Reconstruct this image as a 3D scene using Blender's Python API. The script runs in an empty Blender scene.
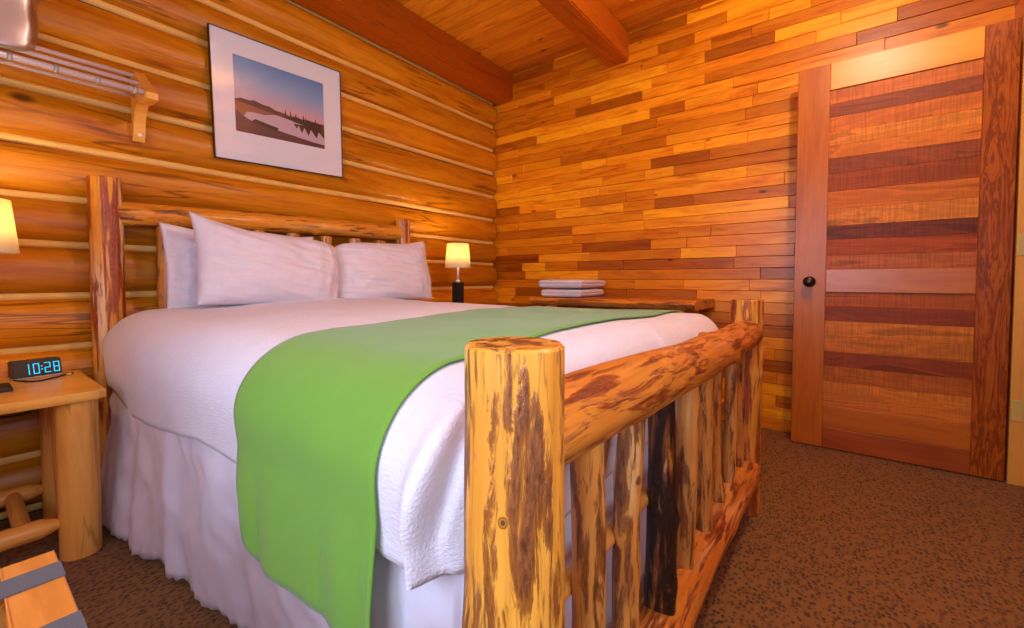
import bpy, bmesh, math, random
from mathutils import Vector, Matrix, noise, Quaternion
PI = math.pi
random.seed(7)
SC = bpy.context.scene
COL = SC.collection

# ------------------------------------------------------------------ helpers
def link(o, parent=None):
    COL.objects.link(o)
    if parent is not None:
        o.parent = parent
    return o

def obj(name, bm, mats, parent=None, loc=(0, 0, 0), rot=None, smooth=False, recalc=True):
    if recalc:
        bmesh.ops.recalc_face_normals(bm, faces=bm.faces[:])
    me = bpy.data.meshes.new(name)
    bm.to_mesh(me); bm.free()
    if not isinstance(mats, (list, tuple)):
        mats = [mats]
    for m in mats:
        me.materials.append(m)
    if smooth:
        for p in me.polygons:
            p.use_smooth = True
    o = bpy.data.objects.new(name, me)
    o.location = loc
    if rot is not None:
        if isinstance(rot, Quaternion):
            o.rotation_euler = rot.to_euler()
        else:
            o.rotation_euler = rot
    return link(o, parent)

def empty(name, loc, rot=(0, 0, 0)):
    o = bpy.data.objects.new(name, None)
    o.location = loc; o.rotation_euler = rot
    o.empty_display_size = .1
    return link(o)

def tag(o, label=None, cat=None, group=None, kind=None):
    if label: o['label'] = label
    if cat: o['category'] = cat
    if group: o['group'] = group
    if kind: o['kind'] = kind
    return o

def copy_tree(o, parent=None):
    c = o.copy(); COL.objects.link(c)
    c.parent = parent
    for ch in [k for k in bpy.data.objects if k.parent == o and k is not c]:
        copy_tree(ch, c)
    return c

def sharp_smooth(o, ang=35):
    me = o.data
    me.polygons.foreach_set('use_smooth', [True] * len(me.polygons))
    bm = bmesh.new(); bm.from_mesh(me)
    for e in bm.edges:
        if len(e.link_faces) == 2 and e.calc_face_angle(0) > math.radians(ang):
            e.smooth = False
    bm.to_mesh(me); bm.free()
    return o

def box(bm, x0, x1, y0, y1, z0, z1, bev=0.0, seg=2, mi=0, mat=None):
    b = bmesh.new()
    bmesh.ops.create_cube(b, size=1)
    for v in b.verts:
        v.co = Vector(((x0 + x1) / 2 + v.co.x * (x1 - x0), (y0 + y1) / 2 + v.co.y * (y1 - y0),
                       (z0 + z1) / 2 + v.co.z * (z1 - z0)))
    if bev > 0:
        bmesh.ops.bevel(b, geom=b.edges[:], offset=bev, segments=seg, affect='EDGES', profile=.5)
    if mat is not None:
        b.transform(mat)
    merge(bm, b, mi)

def merge(bm, b, mi=0):
    vm = {}
    for v in b.verts:
        vm[v] = bm.verts.new(v.co)
    for f in b.faces:
        try:
            nf = bm.faces.new([vm[v] for v in f.verts])
            nf.material_index = mi
            nf.smooth = f.smooth
        except ValueError:
            pass
    b.free()

def tube(bm, pts, r, seg=10, mi=0, cap=True):
    """round tube through points; r is a number or a list"""
    pts = [Vector(p) for p in pts]
    n = len(pts)
    rs = r if isinstance(r, (list, tuple)) else [r] * n
    t0 = (pts[1] - pts[0]).normalized()
    up = Vector((0, 0, 1)) if abs(t0.z) < .9 else Vector((1, 0, 0))
    a = t0.cross(up).normalized()
    rings = []
    for i in range(n):
        if i == 0: t = pts[1] - pts[0]
        elif i == n - 1: t = pts[-1] - pts[-2]
        else: t = pts[i + 1] - pts[i - 1]
        t.normalize()
        a = (a - t * a.dot(t)).normalized()
        b = t.cross(a)
        rings.append([bm.verts.new(pts[i] + (a * math.cos(q) + b * math.sin(q)) * rs[i])
                      for q in [2 * PI * k / seg for k in range(seg)]])
    for i in range(n - 1):
        for k in range(seg):
            f = bm.faces.new((rings[i][k], rings[i][(k + 1) % seg], rings[i + 1][(k + 1) % seg], rings[i + 1][k]))
            f.material_index = mi; f.smooth = True
    if cap:
        for rg in (rings[0], rings[-1]):
            f = bm.faces.new(rg); f.material_index = mi

def lathe(bm, prof, seg=32, mi=0, close=True):
    rings = []
    for r, z in prof:
        if r < 1e-5:
            rings.append([bm.verts.new((0, 0, z))])
        else:
            rings.append([bm.verts.new((r * math.cos(2 * PI * k / seg), r * math.sin(2 * PI * k / seg), z)) for k in range(seg)])
    for i in range(len(rings) - 1):
        A, B = rings[i], rings[i + 1]
        for k in range(seg):
            k2 = (k + 1) % seg
            if len(A) == 1 and len(B) == 1: continue
            if len(A) == 1: f = bm.faces.new((A[0], B[k2], B[k]))
            elif len(B) == 1: f = bm.faces.new((A[k], A[k2], B[0]))
            else: f = bm.faces.new((A[k], A[k2], B[k2], B[k]))
            f.material_index = mi; f.smooth = True

def log_bm(L, r, seed=0, seg=40, step=.014, rough=.05, taper=0.0, bow=0.0, cham=.0035, knobs=0, tip=0.0, tipr=.35, flat=0.0):
    """peeled log along +Z, 0..L, with lumps, optional knots (bumps), pencil tips"""
    rnd = random.Random(seed)
    bm = bmesh.new()
    n = max(6, int(L / step))
    kn = [(rnd.uniform(0, 2 * PI), rnd.uniform(.08, .92) * L, rnd.uniform(.012, .022), rnd.uniform(.1, .22)) for _ in range(knobs)]
    off = Vector((seed * 3.17, seed * 1.31, seed * 7.7))
    zs = [0.0]
    if tip > 0:
        zs += [tip * .06, tip * .3, tip * .65, tip]
        m = max(4, int((L - 2 * tip) / step))
        zs += [tip + (L - 2 * tip) * i / m for i in range(1, m)]
        zs += [L - tip, L - tip * .65, L - tip * .3, L - tip * .06, L]
    else:
        zs += [cham] + [cham + (L - 2 * cham) * i / n for i in range(1, n)] + [L - cham, L]
    rings = []
    ba = rnd.uniform(0, 2 * PI)
    for z in zs:
        u = z / L
        rr = r * (1 - taper * (u - .5))
        if tip > 0:
            e = min(z, L - z)
            if e < tip: 
                q = e / tip
                rr *= tipr + (1 - tipr) * min(1.0, q) ** .9
        else:
            if z <= 0 or z >= L: rr -= cham
        cx = bow * math.sin(PI * u) * math.cos(ba) ; cy = bow * math.sin(PI * u) * math.sin(ba)
        ring = []
        for k in range(seg):
            a = 2 * PI * k / seg
            p = Vector((math.cos(a), math.sin(a), 0))
            q = Vector((p.x * r * 9, p.y * r * 9, z * 3.0)) + off
            d = noise.noise(q) * rough + noise.noise(Vector((p.x * r * 40, p.y * r * 40, z * 7)) + off) * rough * .45
            for ka, kz, ks, kh in kn:
                da = (a - ka + PI) % (2 * PI) - PI
                dd = ((da * r) ** 2 + ((z - kz) * .8) ** 2) / ks ** 2
                if dd < 6: d += kh * math.exp(-dd)
            x, y = p.x * rr * (1 + d) + cx, p.y * rr * (1 + d) + cy
            ring.append(bm.verts.new((x, y, z)))
        rings.append(ring)
    for i in range(len(rings) - 1):
        for k in range(seg):
            f = bm.faces.new((rings[i][k], rings[i][(k + 1) % seg], rings[i + 1][(k + 1) % seg], rings[i + 1][k]))
            f.smooth = True
    for rg, zc in ((rings[0], zs[0]), (rings[-1], zs[-1])):
        bm.faces.new(rg)
    return bm

def log_part(name, a, b, r, mat, parent, seed, base=(0, 0, 0), **kw):
    a, b = Vector(a), Vector(b)
    d = b - a
    bm = log_bm(d.length, r, seed, **kw)
    q = d.to_track_quat('Z', 'Y')
    o = obj(name, bm, mat, parent, loc=a - Vector(base), rot=q)
    sharp_smooth(o, 42)
    return o

# ------------------------------------------------------------------ materials
class NT:
    def __init__(s, name):
        s.m = bpy.data.materials.new(name); s.m.use_nodes = True
        s.t = s.m.node_tree; s.t.nodes.clear()
        s.out = s.t.nodes.new('ShaderNodeOutputMaterial')
        s.b = s.t.nodes.new('ShaderNodeBsdfPrincipled')
        s.t.links.new(s.b.outputs[0], s.out.inputs[0])
    def n(s, typ, ins=None, **kw):
        nd = s.t.nodes.new(typ)
        for k, v in kw.items(): setattr(nd, k, v)
        for k, v in (ins or {}).items(): s.set(nd.inputs[k], v)
        return nd
    def set(s, sock, v):
        if isinstance(v, bpy.types.NodeSocket): s.t.links.new(v, sock)
        elif isinstance(v, bpy.types.Node): s.t.links.new(v.outputs[0], sock)
        else:
            if sock.type == 'RGBA' and len(v) == 3: v = (*v, 1)
            sock.default_value = v
    def math(s, op, a, b=0.0, clamp=False):
        nd = s.t.nodes.new('ShaderNodeMath'); nd.operation = op; nd.use_clamp = clamp
        s.set(nd.inputs[0], a); s.set(nd.inputs[1], b)
        return nd.outputs[0]
    def vmath(s, op, a, b):
        nd = s.t.nodes.new('ShaderNodeVectorMath'); nd.operation = op
        s.set(nd.inputs[0], a); s.set(nd.inputs[1], b)
        return nd.outputs[0]
    def ramp(s, fac, stops, interp='LINEAR'):
        nd = s.t.nodes.new('ShaderNodeValToRGB'); cr = nd.color_ramp; cr.interpolation = interp
        while len(cr.elements) < len(stops): cr.elements.new(.5)
        for e, (p, c) in zip(cr.elements, stops):
            e.position = p
            if not isinstance(c, (tuple, list)): c = (c, c, c)
            e.color = (*c[:3], 1)
        s.set(nd.inputs[0], fac)
        return nd.outputs[0]
    def mix(s, fac, a, b, mode='MIX'):
        nd = s.t.nodes.new('ShaderNodeMix'); nd.data_type = 'RGBA'; nd.blend_type = mode
        s.set(nd.inputs[0], fac); s.set(nd.inputs[6], a); s.set(nd.inputs[7], b)
        return nd.outputs[2]
    def noise(s, vec, scale, detail=4, rough=.55, dist=0.0):
        nd = s.n('ShaderNodeTexNoise', {'Vector': vec, 'Scale': scale, 'Detail': detail, 'Roughness': rough, 'Distortion': dist})
        return nd.outputs[0]
    def bump(s, h, strength, dist=.01):
        nd = s.n('ShaderNodeBump', {'Height': h, 'Strength': strength, 'Distance': dist})
        s.t.links.new(nd.outputs[0], s.b.inputs['Normal'])
    def P(s, **kw):
        for k, v in kw.items():
            s.set(s.b.inputs[k.replace('_', ' ')], v)
        return s.m

def plain(name, col, rough=.5, metal=0.0, spec=.5, **kw):
    t = NT(name)
    return t.P(Base_Color=col, Roughness=rough, Metallic=metal, **{'Specular_IOR_Level': spec}, **kw)

def sr(r, g, b):
    f = lambda c: (c / 255) / 12.92 if c / 255 <= .04045 else ((c / 255 + .055) / 1.055) ** 2.4
    return (f(r), f(g), f(b))

def axis_scale(axis, along, across):
    return tuple(along if 'XYZ'[i] == axis else across for i in range(3))

def wood(name, cols, axis='X', rnd='island', tint=None, grain=1.0, knot=0.0, knot_scale=3.0, crack=0.0, figure=0.0,
         rough=.38, spec=.5, bump=.12, saw=0.0, fine=.5, knot_stretch=2.2, coat=0.0, flat=None):
    t = NT(name)
    tc = t.n('ShaderNodeTexCoord').outputs['Object']
    if rnd == 'island': r = t.n('ShaderNodeNewGeometry').outputs['Random Per Island']
    else: r = t.n('ShaderNodeObjectInfo').outputs['Random']
    off = t.n('ShaderNodeCombineXYZ', {0: t.math('MULTIPLY', r, 37.3), 1: t.math('MULTIPLY', r, 53.9), 2: t.math('MULTIPLY', r, 71.1)}).outputs[0]
    v = t.vmath('ADD', tc, off)
    v1 = t.vmath('MULTIPLY', v, axis_scale(axis, 1.0, 8.0))
    v2 = t.vmath('MULTIPLY', v, axis_scale(axis, 2.5, 60.0))
    n1 = t.noise(v1, 1.6 * grain, 5, .6, 1.4)
    n2 = t.noise(v2, 1.5, 3, .6, .3)
    f = t.math('ADD', t.math('MULTIPLY', n1, 1.0 - fine * .5), t.math('MULTIPLY', n2, fine * .5))
    if figure > 0:
        sn = t.math('SINE', t.math('MULTIPLY', n1, figure))
        f = t.math('ADD', t.math('MULTIPLY', f, .6), t.math('MULTIPLY', t.math('ADD', sn, 1.0), .2))
    k = len(cols)
    col = t.ramp(f, [(.3 + .4 * i / (k - 1), c) for i, c in enumerate(cols)])
    if tint:
        tn = t.ramp(r, [((i + .0) / len(tint), c) for i, c in enumerate(tint)], 'CONSTANT')
        col = t.mix(1.0, col, tn, 'MULTIPLY')
    h = n2
    if saw > 0:
        v3 = t.vmath('MULTIPLY', v, axis_scale(axis, 150.0, 6.0))
        n3 = t.noise(v3, 1.0, 2, .5)
        col = t.mix(t.math('MULTIPLY', t.ramp(n3, [(.42, 0.0), (.62, 1.0)]), saw), col, t.mix(1.0, col, (.62, .52, .44), 'MULTIPLY'))
        h = t.math('ADD', h, n3)
    if crack > 0:
        v4 = t.vmath('MULTIPLY', v, axis_scale(axis, .55, 9.0))
        n4 = t.noise(v4, 1.3, 3, .5, .5)
        c = t.math('ABSOLUTE', t.math('SUBTRACT', n4, .5))
        gate = t.ramp(t.noise(v, 1.1, 2), [(.48, 0.0), (.56, 1.0)])
        cm = t.math('MULTIPLY', t.math('MULTIPLY', t.ramp(c, [(0.0, 1.0), (.006, 1.0), (.016, 0.0)]), gate), crack)
        col = t.mix(cm, col, sr(70, 25, 5))
        h = t.math('SUBTRACT', h, t.math('MULTIPLY', cm, 2.0))
    if knot > 0:
        ks = list(axis_scale(axis, 1.0, knot_stretch))
        if flat: ks['XYZ'.index(flat)] = 0.0
        vk = t.vmath('MULTIPLY', v, tuple(ks))
        vo = t.n('ShaderNodeTexVoronoi', {'Vector': vk, 'Scale': knot_scale})
        cellr = t.n('ShaderNodeSeparateColor', {0: vo.outputs['Color']}).outputs[0]
        size = t.math('MULTIPLY', t.math('SUBTRACT', cellr, 1.0 - knot), .11 / max(knot, .05))
        size = t.math('MULTIPLY', t.math('ADD', size, .03), t.math('GREATER_THAN', cellr, 1.0 - knot))
        size = t.math('MAXIMUM', size, 0.0001)
        q = t.math('DIVIDE', vo.outputs['Distance'], size)
        ring = t.ramp(q, [(0.0, 1.0), (.5, .9), (.75, .45), (1.0, 0.0)])
        col = t.mix(t.math('MULTIPLY', ring, .9), col, sr(62, 20, 4))
    t.bump(h, bump, .003)
    return t.P(Base_Color=col, Roughness=rough, Specular_IOR_Level=spec, Coat_Weight=coat, Coat_Roughness=.25)

def bark(name, base, thr=.53, streak=.35, dark=(.085, .028, .009), red=(.25, .07, .012), pale=(.75, .52, .25), rough=.34, sc=1.0, paleamt=.6, zst=.14):
    t = NT(name)
    tc = t.n('ShaderNodeTexCoord').outputs['Object']
    r = t.n('ShaderNodeObjectInfo').outputs['Random']
    off = t.n('ShaderNodeCombineXYZ', {0: t.math('MULTIPLY', r, 17.3), 1: t.math('MULTIPLY', r, 33.9), 2: t.math('MULTIPLY', r, 51.1)}).outputs[0]
    v = t.vmath('ADD', tc, off)
    v1 = t.vmath('MULTIPLY', v, (1, 1, zst))
    n1 = t.noise(v1, 42 * sc, 6, .66, .5)
    n1b = t.noise(t.vmath('MULTIPLY', v, (1, 1, .3)), 16 * sc, 3, .5, .3)
    n2 = t.noise(t.vmath('MULTIPLY', v, (1, 1, .05)), 90, 3, .6)
    n3 = t.noise(t.vmath('MULTIPLY', v, (1, 1, .4)), 150, 4, .7)
    n4 = t.noise(t.vmath('MULTIPLY', t.vmath('ADD', v, (5.3, 1.7, 9.1)), (1, 1, .08)), 26 * sc, 3, .5)
    nb = t.noise(t.vmath('ADD', v, (2.1, 8.3, 4.4)), 6, 2)
    col = t.ramp(n2, [(.3, tuple(c * .72 for c in base)), (.5, base), (.72, tuple(min(1, c * 1.15) for c in base))])
    col = t.mix(t.ramp(nb, [(.4, 0.0), (.65, .55)]), col, tuple(b * q for b, q in zip(base, (.82, .62, .5))))
    pm = t.math('MULTIPLY', t.ramp(n4, [(.58, 0.0), (.66, 1.0)]), paleamt)
    col = t.mix(pm, col, pale)
    m = t.math('ADD', t.math('MULTIPLY', n1, .72), t.math('MULTIPLY', n1b, .28))
    halo = t.ramp(m, [(thr - .035, 0.0), (thr, 1.0)])
    col = t.mix(t.math('MULTIPLY', halo, .9), col, red)
    core = t.ramp(m, [(thr + .012, 0.0), (thr + .05, 1.0)])
    dcol = t.ramp(n3, [(.35, dark), (.65, tuple(min(1, c * 3.2) for c in dark))])
    col = t.mix(core, col, dcol)
    vk = t.n('ShaderNodeTexVoronoi', {'Vector': t.vmath('MULTIPLY', v, (1, 1, .8)), 'Scale': 13.0})
    kr = t.n('ShaderNodeSeparateColor', {0: vk.outputs['Color']}).outputs[0]
    kq = t.math('DIVIDE', vk.outputs['Distance'], t.math('MAXIMUM', t.math('MULTIPLY', t.math('SUBTRACT', kr, .72), .9), .0001))
    col = t.mix(t.ramp(kq, [(.0, .9), (.35, .95), (.5, .35), (.75, .85), (1.0, 0.0)]), col, dark)
    # thin dark checks
    cm = t.math('MULTIPLY', t.ramp(t.math('ABSOLUTE', t.math('SUBTRACT', n4, .45)), [(0.0, 1.0), (.012, 0.0)]), streak)
    col = t.mix(cm, col, dark)
    h = t.math('ADD', t.math('MULTIPLY', halo, .8), t.math('MULTIPLY', t.math('MULTIPLY', n3, core), .8))
    t.bump(h, .55, .004)
    return t.P(Base_Color=col, Roughness=rough, Specular_IOR_Level=.5)

def cloth(name, col, weave=900.0, strength=.12, rough=.85, sheen=.2, crease=.25, horiz=False):
    t = NT(name)
    tc = t.n('ShaderNodeTexCoord').outputs['Object']
    w1 = t.noise(t.vmath('MULTIPLY', tc, (1, .25, 1) if horiz else (1, 1, 1)), weave, 2, .6)
    w2 = t.noise(tc, 16, 4, .6, .6)
    h = t.math('ADD', t.math('MULTIPLY', w1, strength), t.math('MULTIPLY', w2, crease))
    t.bump(h, .8 if horiz else .5, .0034)
    c = t.mix(t.ramp(w2, [(.3, 0.0), (.7, 1.0)]), col, tuple(c * .95 for c in col))
    return t.P(Base_Color=c, Roughness=rough, Specular_IOR_Level=.2, Sheen_Weight=sheen)

AMB = sr(214, 128, 34)
M = {}
M['log_wall'] = wood('varnished_log', [sr(176, 94, 6), sr(210, 126, 12), sr(230, 152, 24), sr(204, 118, 10)], 'X', grain=.9,
                     knot=.3, knot_scale=2.6, crack=.6, rough=.38, bump=.08, spec=.3, tint=[(.80, .76, .7), (.70, .66, .6), (.84, .79, .72), (.66, .62, .56)], knot_stretch=1.8, flat='Y')
M['chink'] = wood('chinking', [sr(206, 154, 72), sr(232, 188, 98), sr(240, 200, 112)], 'X', rough=.7, bump=.2)
PT = [(1.08, 1.1, 1.05), (.68, .55, .45), (.92, .84, .8), (1.08, 1.15, 1.2), (.5, .35, .26), (.8, .68, .58), (1.0, .93, .9), (.6, .46, .36),
      (.9, .78, .7), (1.12, 1.2, 1.2), (.42, .28, .2), (.86, .78, .7), (.76, .62, .5), (1.0, 1.0, 1.0), (.72, .58, .48)]
M['plank_wall'] = wood('cedar_planks', [sr(176, 84, 4), sr(230, 138, 14), sr(248, 168, 26), sr(208, 108, 6)], 'Y', tint=PT, grain=1.2, spec=.35,
                       knot=.26, knot_scale=4.5, rough=.34, bump=.12, knot_stretch=2.2, flat='X')
M['ceiling'] = wood('ceiling_boards', [sr(196, 100, 10), sr(230, 142, 24), sr(242, 166, 40), sr(214, 120, 14)], 'Y',
                    tint=[(1, 1, 1), (.78, .7, .62), (1.12, 1.14, 1.15), (.9, .84, .78), (1.05, 1.05, 1), (.7, .58, .48), (1, .95, .9)], knot=.22, knot_scale=3.6, rough=.45, spec=.3, flat='Z')
M['beam'] = wood('beam_fir', [sr(150, 70, 6), sr(190, 98, 14), sr(172, 84, 8)], 'X', grain=1.6, crack=.8, spec=.3, rough=.45, rnd='object')
M['side_wall'] = wood('side_planks', [sr(168, 78, 14), sr(208, 112, 26), sr(226, 136, 40)], 'X', tint=PT, rough=.4)
M['side_wall_y'] = M['plank_wall']
M['gap'] = plain('dark_gap', sr(60, 24, 6), .9, spec=.1)
M['jamb'] = wood('pine_jamb', [sr(206, 132, 44), sr(226, 156, 62), sr(214, 140, 50)], 'Z', rough=.4)
M['door_stile'] = wood('fir_stile', [sr(124, 52, 4), sr(152, 70, 8), sr(172, 86, 14)], 'Z', rnd='object', grain=1.9, spec=.3, figure=34.0, rough=.34, fine=.35)
M['door_stile_plain'] = wood('fir_stile_plain', [sr(160, 80, 14), sr(184, 100, 22), sr(194, 112, 28)], 'Z', rnd='object', spec=.3, rough=.34, fine=.8)
M['door_rail'] = wood('fir_rail', [sr(160, 78, 12), sr(184, 98, 22), sr(194, 110, 28)], 'Y', rnd='object', rough=.32, grain=1.0)
M['door_rail_light'] = wood('pine_rail', [sr(206, 128, 4), sr(226, 148, 8), sr(232, 158, 12)], 'Y', rnd='object', rough=.36)
M['door_rail_dark'] = wood('fir_rail_dark', [sr(130, 54, 18), sr(160, 74, 26), sr(172, 84, 30)], 'Y', rnd='object', rough=.32)
def panel_mat(i, base, saw):
    c = sr(*base)
    return wood('sawn_panel', [tuple(x * .68 for x in c), c, tuple(min(1, x * 1.18) for x in c), tuple(x * .9 for x in c)], 'Y', rnd='island', saw=saw, rough=.48, spec=.22, figure=14.0, bump=.18)
M['post'] = bark('post_log', sr(226, 158, 58), thr=.52, streak=.5, sc=1.15)
M['post_streaky'] = bark('post_log_streaky', sr(226, 156, 54), thr=.525, streak=.3, dark=sr(112, 46, 18), red=sr(150, 66, 22), pale=sr(226, 196, 150), paleamt=.9, zst=.06, sc=.95)
M['rail'] = bark('rail_log', sr(206, 128, 46), thr=.55, streak=.35, dark=sr(84, 36, 14), red=sr(150, 66, 18), paleamt=.2, sc=1.1)
M['slat'] = bark('slat_log', sr(214, 146, 66), thr=.548, streak=.6, sc=1.2, paleamt=.35)
M['slat_dark'] = bark('slat_log_barky', sr(176, 106, 36), thr=.42, streak=.6, sc=1.0, dark=sr(26, 14, 8), red=sr(92, 40, 12))
M['headrail'] = bark('head_rail_log', sr(226, 150, 44), thr=.565, streak=.6, paleamt=.3)
M['pine'] = wood('varnished_pine', [sr(196, 118, 38), sr(220, 148, 62), sr(230, 162, 78), sr(212, 134, 50)], 'Z', rnd='object', rough=.36, spec=.35, crack=.3, knot=.14, knot_scale=5)
M['pine_top'] = wood('pine_top', [sr(196, 124, 40), sr(222, 156, 62), sr(232, 172, 80), sr(210, 138, 48)], 'X', rnd='object', rough=.3, knot=.3, knot_scale=6, flat='Z')
M['slab'] = bark('live_edge_slab', sr(214, 134, 44), thr=.55, streak=.5, sc=.5)
M['rack_wood'] = wood('rack_wood', [sr(200, 116, 40), sr(222, 144, 64), sr(230, 158, 80)], 'Y', rnd='object', rough=.36)
M['strap'] = cloth('webbing', sr(84, 80, 86), 1400, .4, .8)
M['duvet'] = cloth('white_matelasse', (.73, .70, .75), 240, .8, .85, horiz=True, crease=.1)
M['pillow'] = cloth('white_percale', (.74, .69, .75), 1200, .05, .8, crease=.35)
M['skirt'] = cloth('white_bedskirt', (.66, .62, .70), 1200, .04, .6, crease=.15)
M['mattress'] = cloth('mattress_ticking', (.35, .36, .42), 600, .2)
M['green'] = cloth('green_runner', sr(108, 158, 52), 1100, .12, .8, crease=.1)
M['towel'] = cloth('towel_terry', (.74, .66, .66), 420, 1.0, .95, crease=.2)
M['black'] = plain('black_plastic', sr(16, 16, 18), .35)
M['blackmat'] = plain('black_matte', sr(24, 20, 18), .5)
M['chrome'] = plain('brushed_chrome', sr(214, 208, 218), .3, .25)
M['brass'] = plain('pale_brass', sr(206, 172, 90), .45, .1)
M['bronze'] = plain('dark_bronze', sr(38, 26, 22), .28, .3)
M['silver'] = plain('silver_plastic', sr(170, 168, 172), .4, .3)
M['mat_white'] = plain('mat_board', (.84, .85, .92), .8, spec=.2)
M['frame_dark'] = plain('thin_dark_frame', sr(48, 30, 20), .4)
M['tag'] = plain('care_tag', (.8, .8, .8), .7)

def glass_mat(name, tint=(1, 1, 1), gl=.06, rough=.02):
    t = NT(name); t.t.nodes.remove(t.b)
    fr = t.n('ShaderNodeLayerWeight', {'Blend': .25}).outputs['Fresnel']
    fac = t.math('ADD', t.math('MULTIPLY', fr, .5), gl, True)
    tr = t.n('ShaderNodeBsdfTransparent', {0: tint}); g = t.n('ShaderNodeBsdfGlossy', {0: (1, 1, 1), 'Roughness': rough})
    mx = t.n('ShaderNodeMixShader', {0: fac, 1: tr.outputs[0], 2: g.outputs[0]})
    t.t.links.new(mx.outputs[0], t.out.inputs[0])
    return t.m
M['glass'] = glass_mat('picture_glass', gl=.02)
M['plastic'] = glass_mat('clear_plastic', (.96, .95, .95), .14, .3)

def shade_mat():
    t = NT('lamp_shade_linen'); t.t.nodes.remove(t.b)
    d = t.n('ShaderNodeBsdfDiffuse', {0: (.86, .78, .58)}); tr = t.n('ShaderNodeBsdfTranslucent', {0: (.9, .76, .46)})
    mx = t.n('ShaderNodeMixShader', {0: .55, 1: d.outputs[0], 2: tr.outputs[0]})
    t.t.links.new(mx.outputs[0], t.out.inputs[0]); return t.m
M['shade'] = shade_mat()
def emit(name, col, s):
    t = NT(name); return t.P(Base_Color=(0, 0, 0), Emission_Color=col, Emission_Strength=s)
M['bulb'] = emit('bulb_glow', (1, .78, .45), 14.0)
M['digits'] = emit('clock_digits', (.01, .38, .62), 1.9)

def carpet_mat():
    t = NT('brown_loop_carpet')
    tc = t.n('ShaderNodeTexCoord').outputs['Object']
    wob = t.vmath('MULTIPLY', tc, (1, 1, 0))
    vo = t.n('ShaderNodeTexVoronoi', {'Vector': t.vmath('MULTIPLY', wob, (1.0, 1.35, 1)), 'Scale': 70.0, 'Randomness': .8})
    d = vo.outputs['Distance']
    big = t.noise(wob, 40, 3, .6)
    fib = t.noise(wob, 500, 2, .6)
    dots = t.ramp(d, [(.0, 1.0), (.3, .9), (.56, 0.0)])
    gate = t.ramp(big, [(.36, .45), (.55, 1.0)])
    base = t.ramp(fib, [(.3, sr(122, 80, 34)), (.7, sr(156, 108, 50))])
    col = t.mix(t.math('MULTIPLY', dots, gate), base, sr(66, 40, 17))
    h = t.math('ADD', t.math('MULTIPLY', dots, -1.0), fib)
    t.bump(h, .6, .006)
    return t.P(Base_Color=col, Roughness=.95, Specular_IOR_Level=.1, Sheen_Weight=.1)
M['carpet'] = carpet_mat()

# ------------------------------------------------------------------ the room
XL, YF, ZC = -3.8, -3.022, 2.60      # left wall, front wall, ceiling
def struct(o, label=None, cat=None):
    return tag(o, label, cat, kind='structure')

bm = bmesh.new()
box(bm, XL - .12, .06, YF - 1.3, .1, -.06, 0)
struct(obj('floor', bm, M['carpet']), 'brown speckled loop carpet covering the bedroom floor', 'floor')

# ceiling boards along y
bm = bmesh.new()
rnd = random.Random(3)
x = XL - .1
while x < .05:
    w = rnd.choice((.088, .088, .135))
    y = .1
    while y > YF - .1:
        L = rnd.uniform(1.2, 2.6); y2 = max(YF - .1, y - L)
        dz = rnd.uniform(0, .002)
        b = bmesh.new(); bmesh.ops.create_cube(b, size=1)
        for v in b.verts:
            low = v.co.z < 0
            xx = x + (w if v.co.x > 0 else 0) + (0 if not low else (-.004 if v.co.x > 0 else .004))
            v.co = Vector((xx, (y - .0005) if v.co.y > 0 else y2 + .0005, ZC + dz + (0 if low else .03)))
        # groove shoulder
        bmesh.ops.recalc_face_normals(b, faces=b.faces[:])
        merge(bm, b)
        y = y2
    x += w
box(bm, XL - .1, .06, YF - .1, .1, ZC + .031, ZC + .05, mi=1)
struct(obj('ceiling', bm, [M['ceiling'], M['gap']]), 'flat ceiling of knotty orange pine boards', 'ceiling')

# log wall (headboard wall), y = 0
seams = [2.62, 2.39, 2.19, 1.99, 1.79, 1.59, 1.39, 1.193, 1.008, .81, .61, .41, .21, .01]
bm = bmesh.new()
for i in range(len(seams) - 1):
    zt, zb = seams[i] - .004, seams[i + 1] + .019
    nx, nz = 150, 12
    rows = []
    for a in range(nx + 1):
        x = XL - .05 + (0.03 - XL) * a / nx
        col = []
        wt = noise.noise(Vector((x * .9, i * 5.1, 0))) * .009
        wb = noise.noise(Vector((x * .9, i * 5.1 + 2, 0))) * .009
        for k in range(nz + 1):
            u = k / nz * 2 - 1
            z = (zt + wt + zb + wb) / 2 + (zt + wt - zb - wb) / 2 * u
            bulge = math.sqrt(max(0, 1 - abs(u) ** 2.3)) * (.05 + .006 * noise.noise(Vector((i * 3.3, x * .5, 0))))
            y = -.002 - bulge + noise.noise(Vector((x * 2.0, z * 16, i))) * .004
            col.append(bm.verts.new((x, y, z)))
        rows.append(col)
    for a in range(nx):
        for k in range(nz):
            f = bm.faces.new((rows[a][k], rows[a + 1][k], rows[a + 1][k + 1], rows[a][k + 1])); f.smooth = True
    # chinking bead under the log
    zc = seams[i + 1] + .009
    pr = [(-.002, .017), (-.010, .012), (-.014, .005), (-.014, -.005), (-.010, -.012), (-.002, -.016)]
    rows = []
    for a in range(101):
        x = XL - .05 + (0.03 - XL) * a / 100
        wv = noise.noise(Vector((x * .9, i * 5.1 + 2, 0))) * .008
        th = noise.noise(Vector((x * 4, i * 9.1, 3))) * .003
        rows.append([bm.verts.new((x, yy + th, zc + zz + wv)) for yy, zz in pr])
    for a in range(100):
        for k in range(len(pr) - 1):
            f = bm.faces.new((rows[a][k], rows[a][k + 1], rows[a + 1][k + 1], rows[a + 1][k])); f.material_index = 1; f.smooth = True
box(bm, XL - .1, .05, 0.0, .1, 0, ZC + .03, mi=2)
struct(obj('wall_back', bm, [M['log_wall'], M['chink'], M['gap']], recalc=True), 'varnished log wall with pale chinking behind the bed', 'wall')

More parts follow.
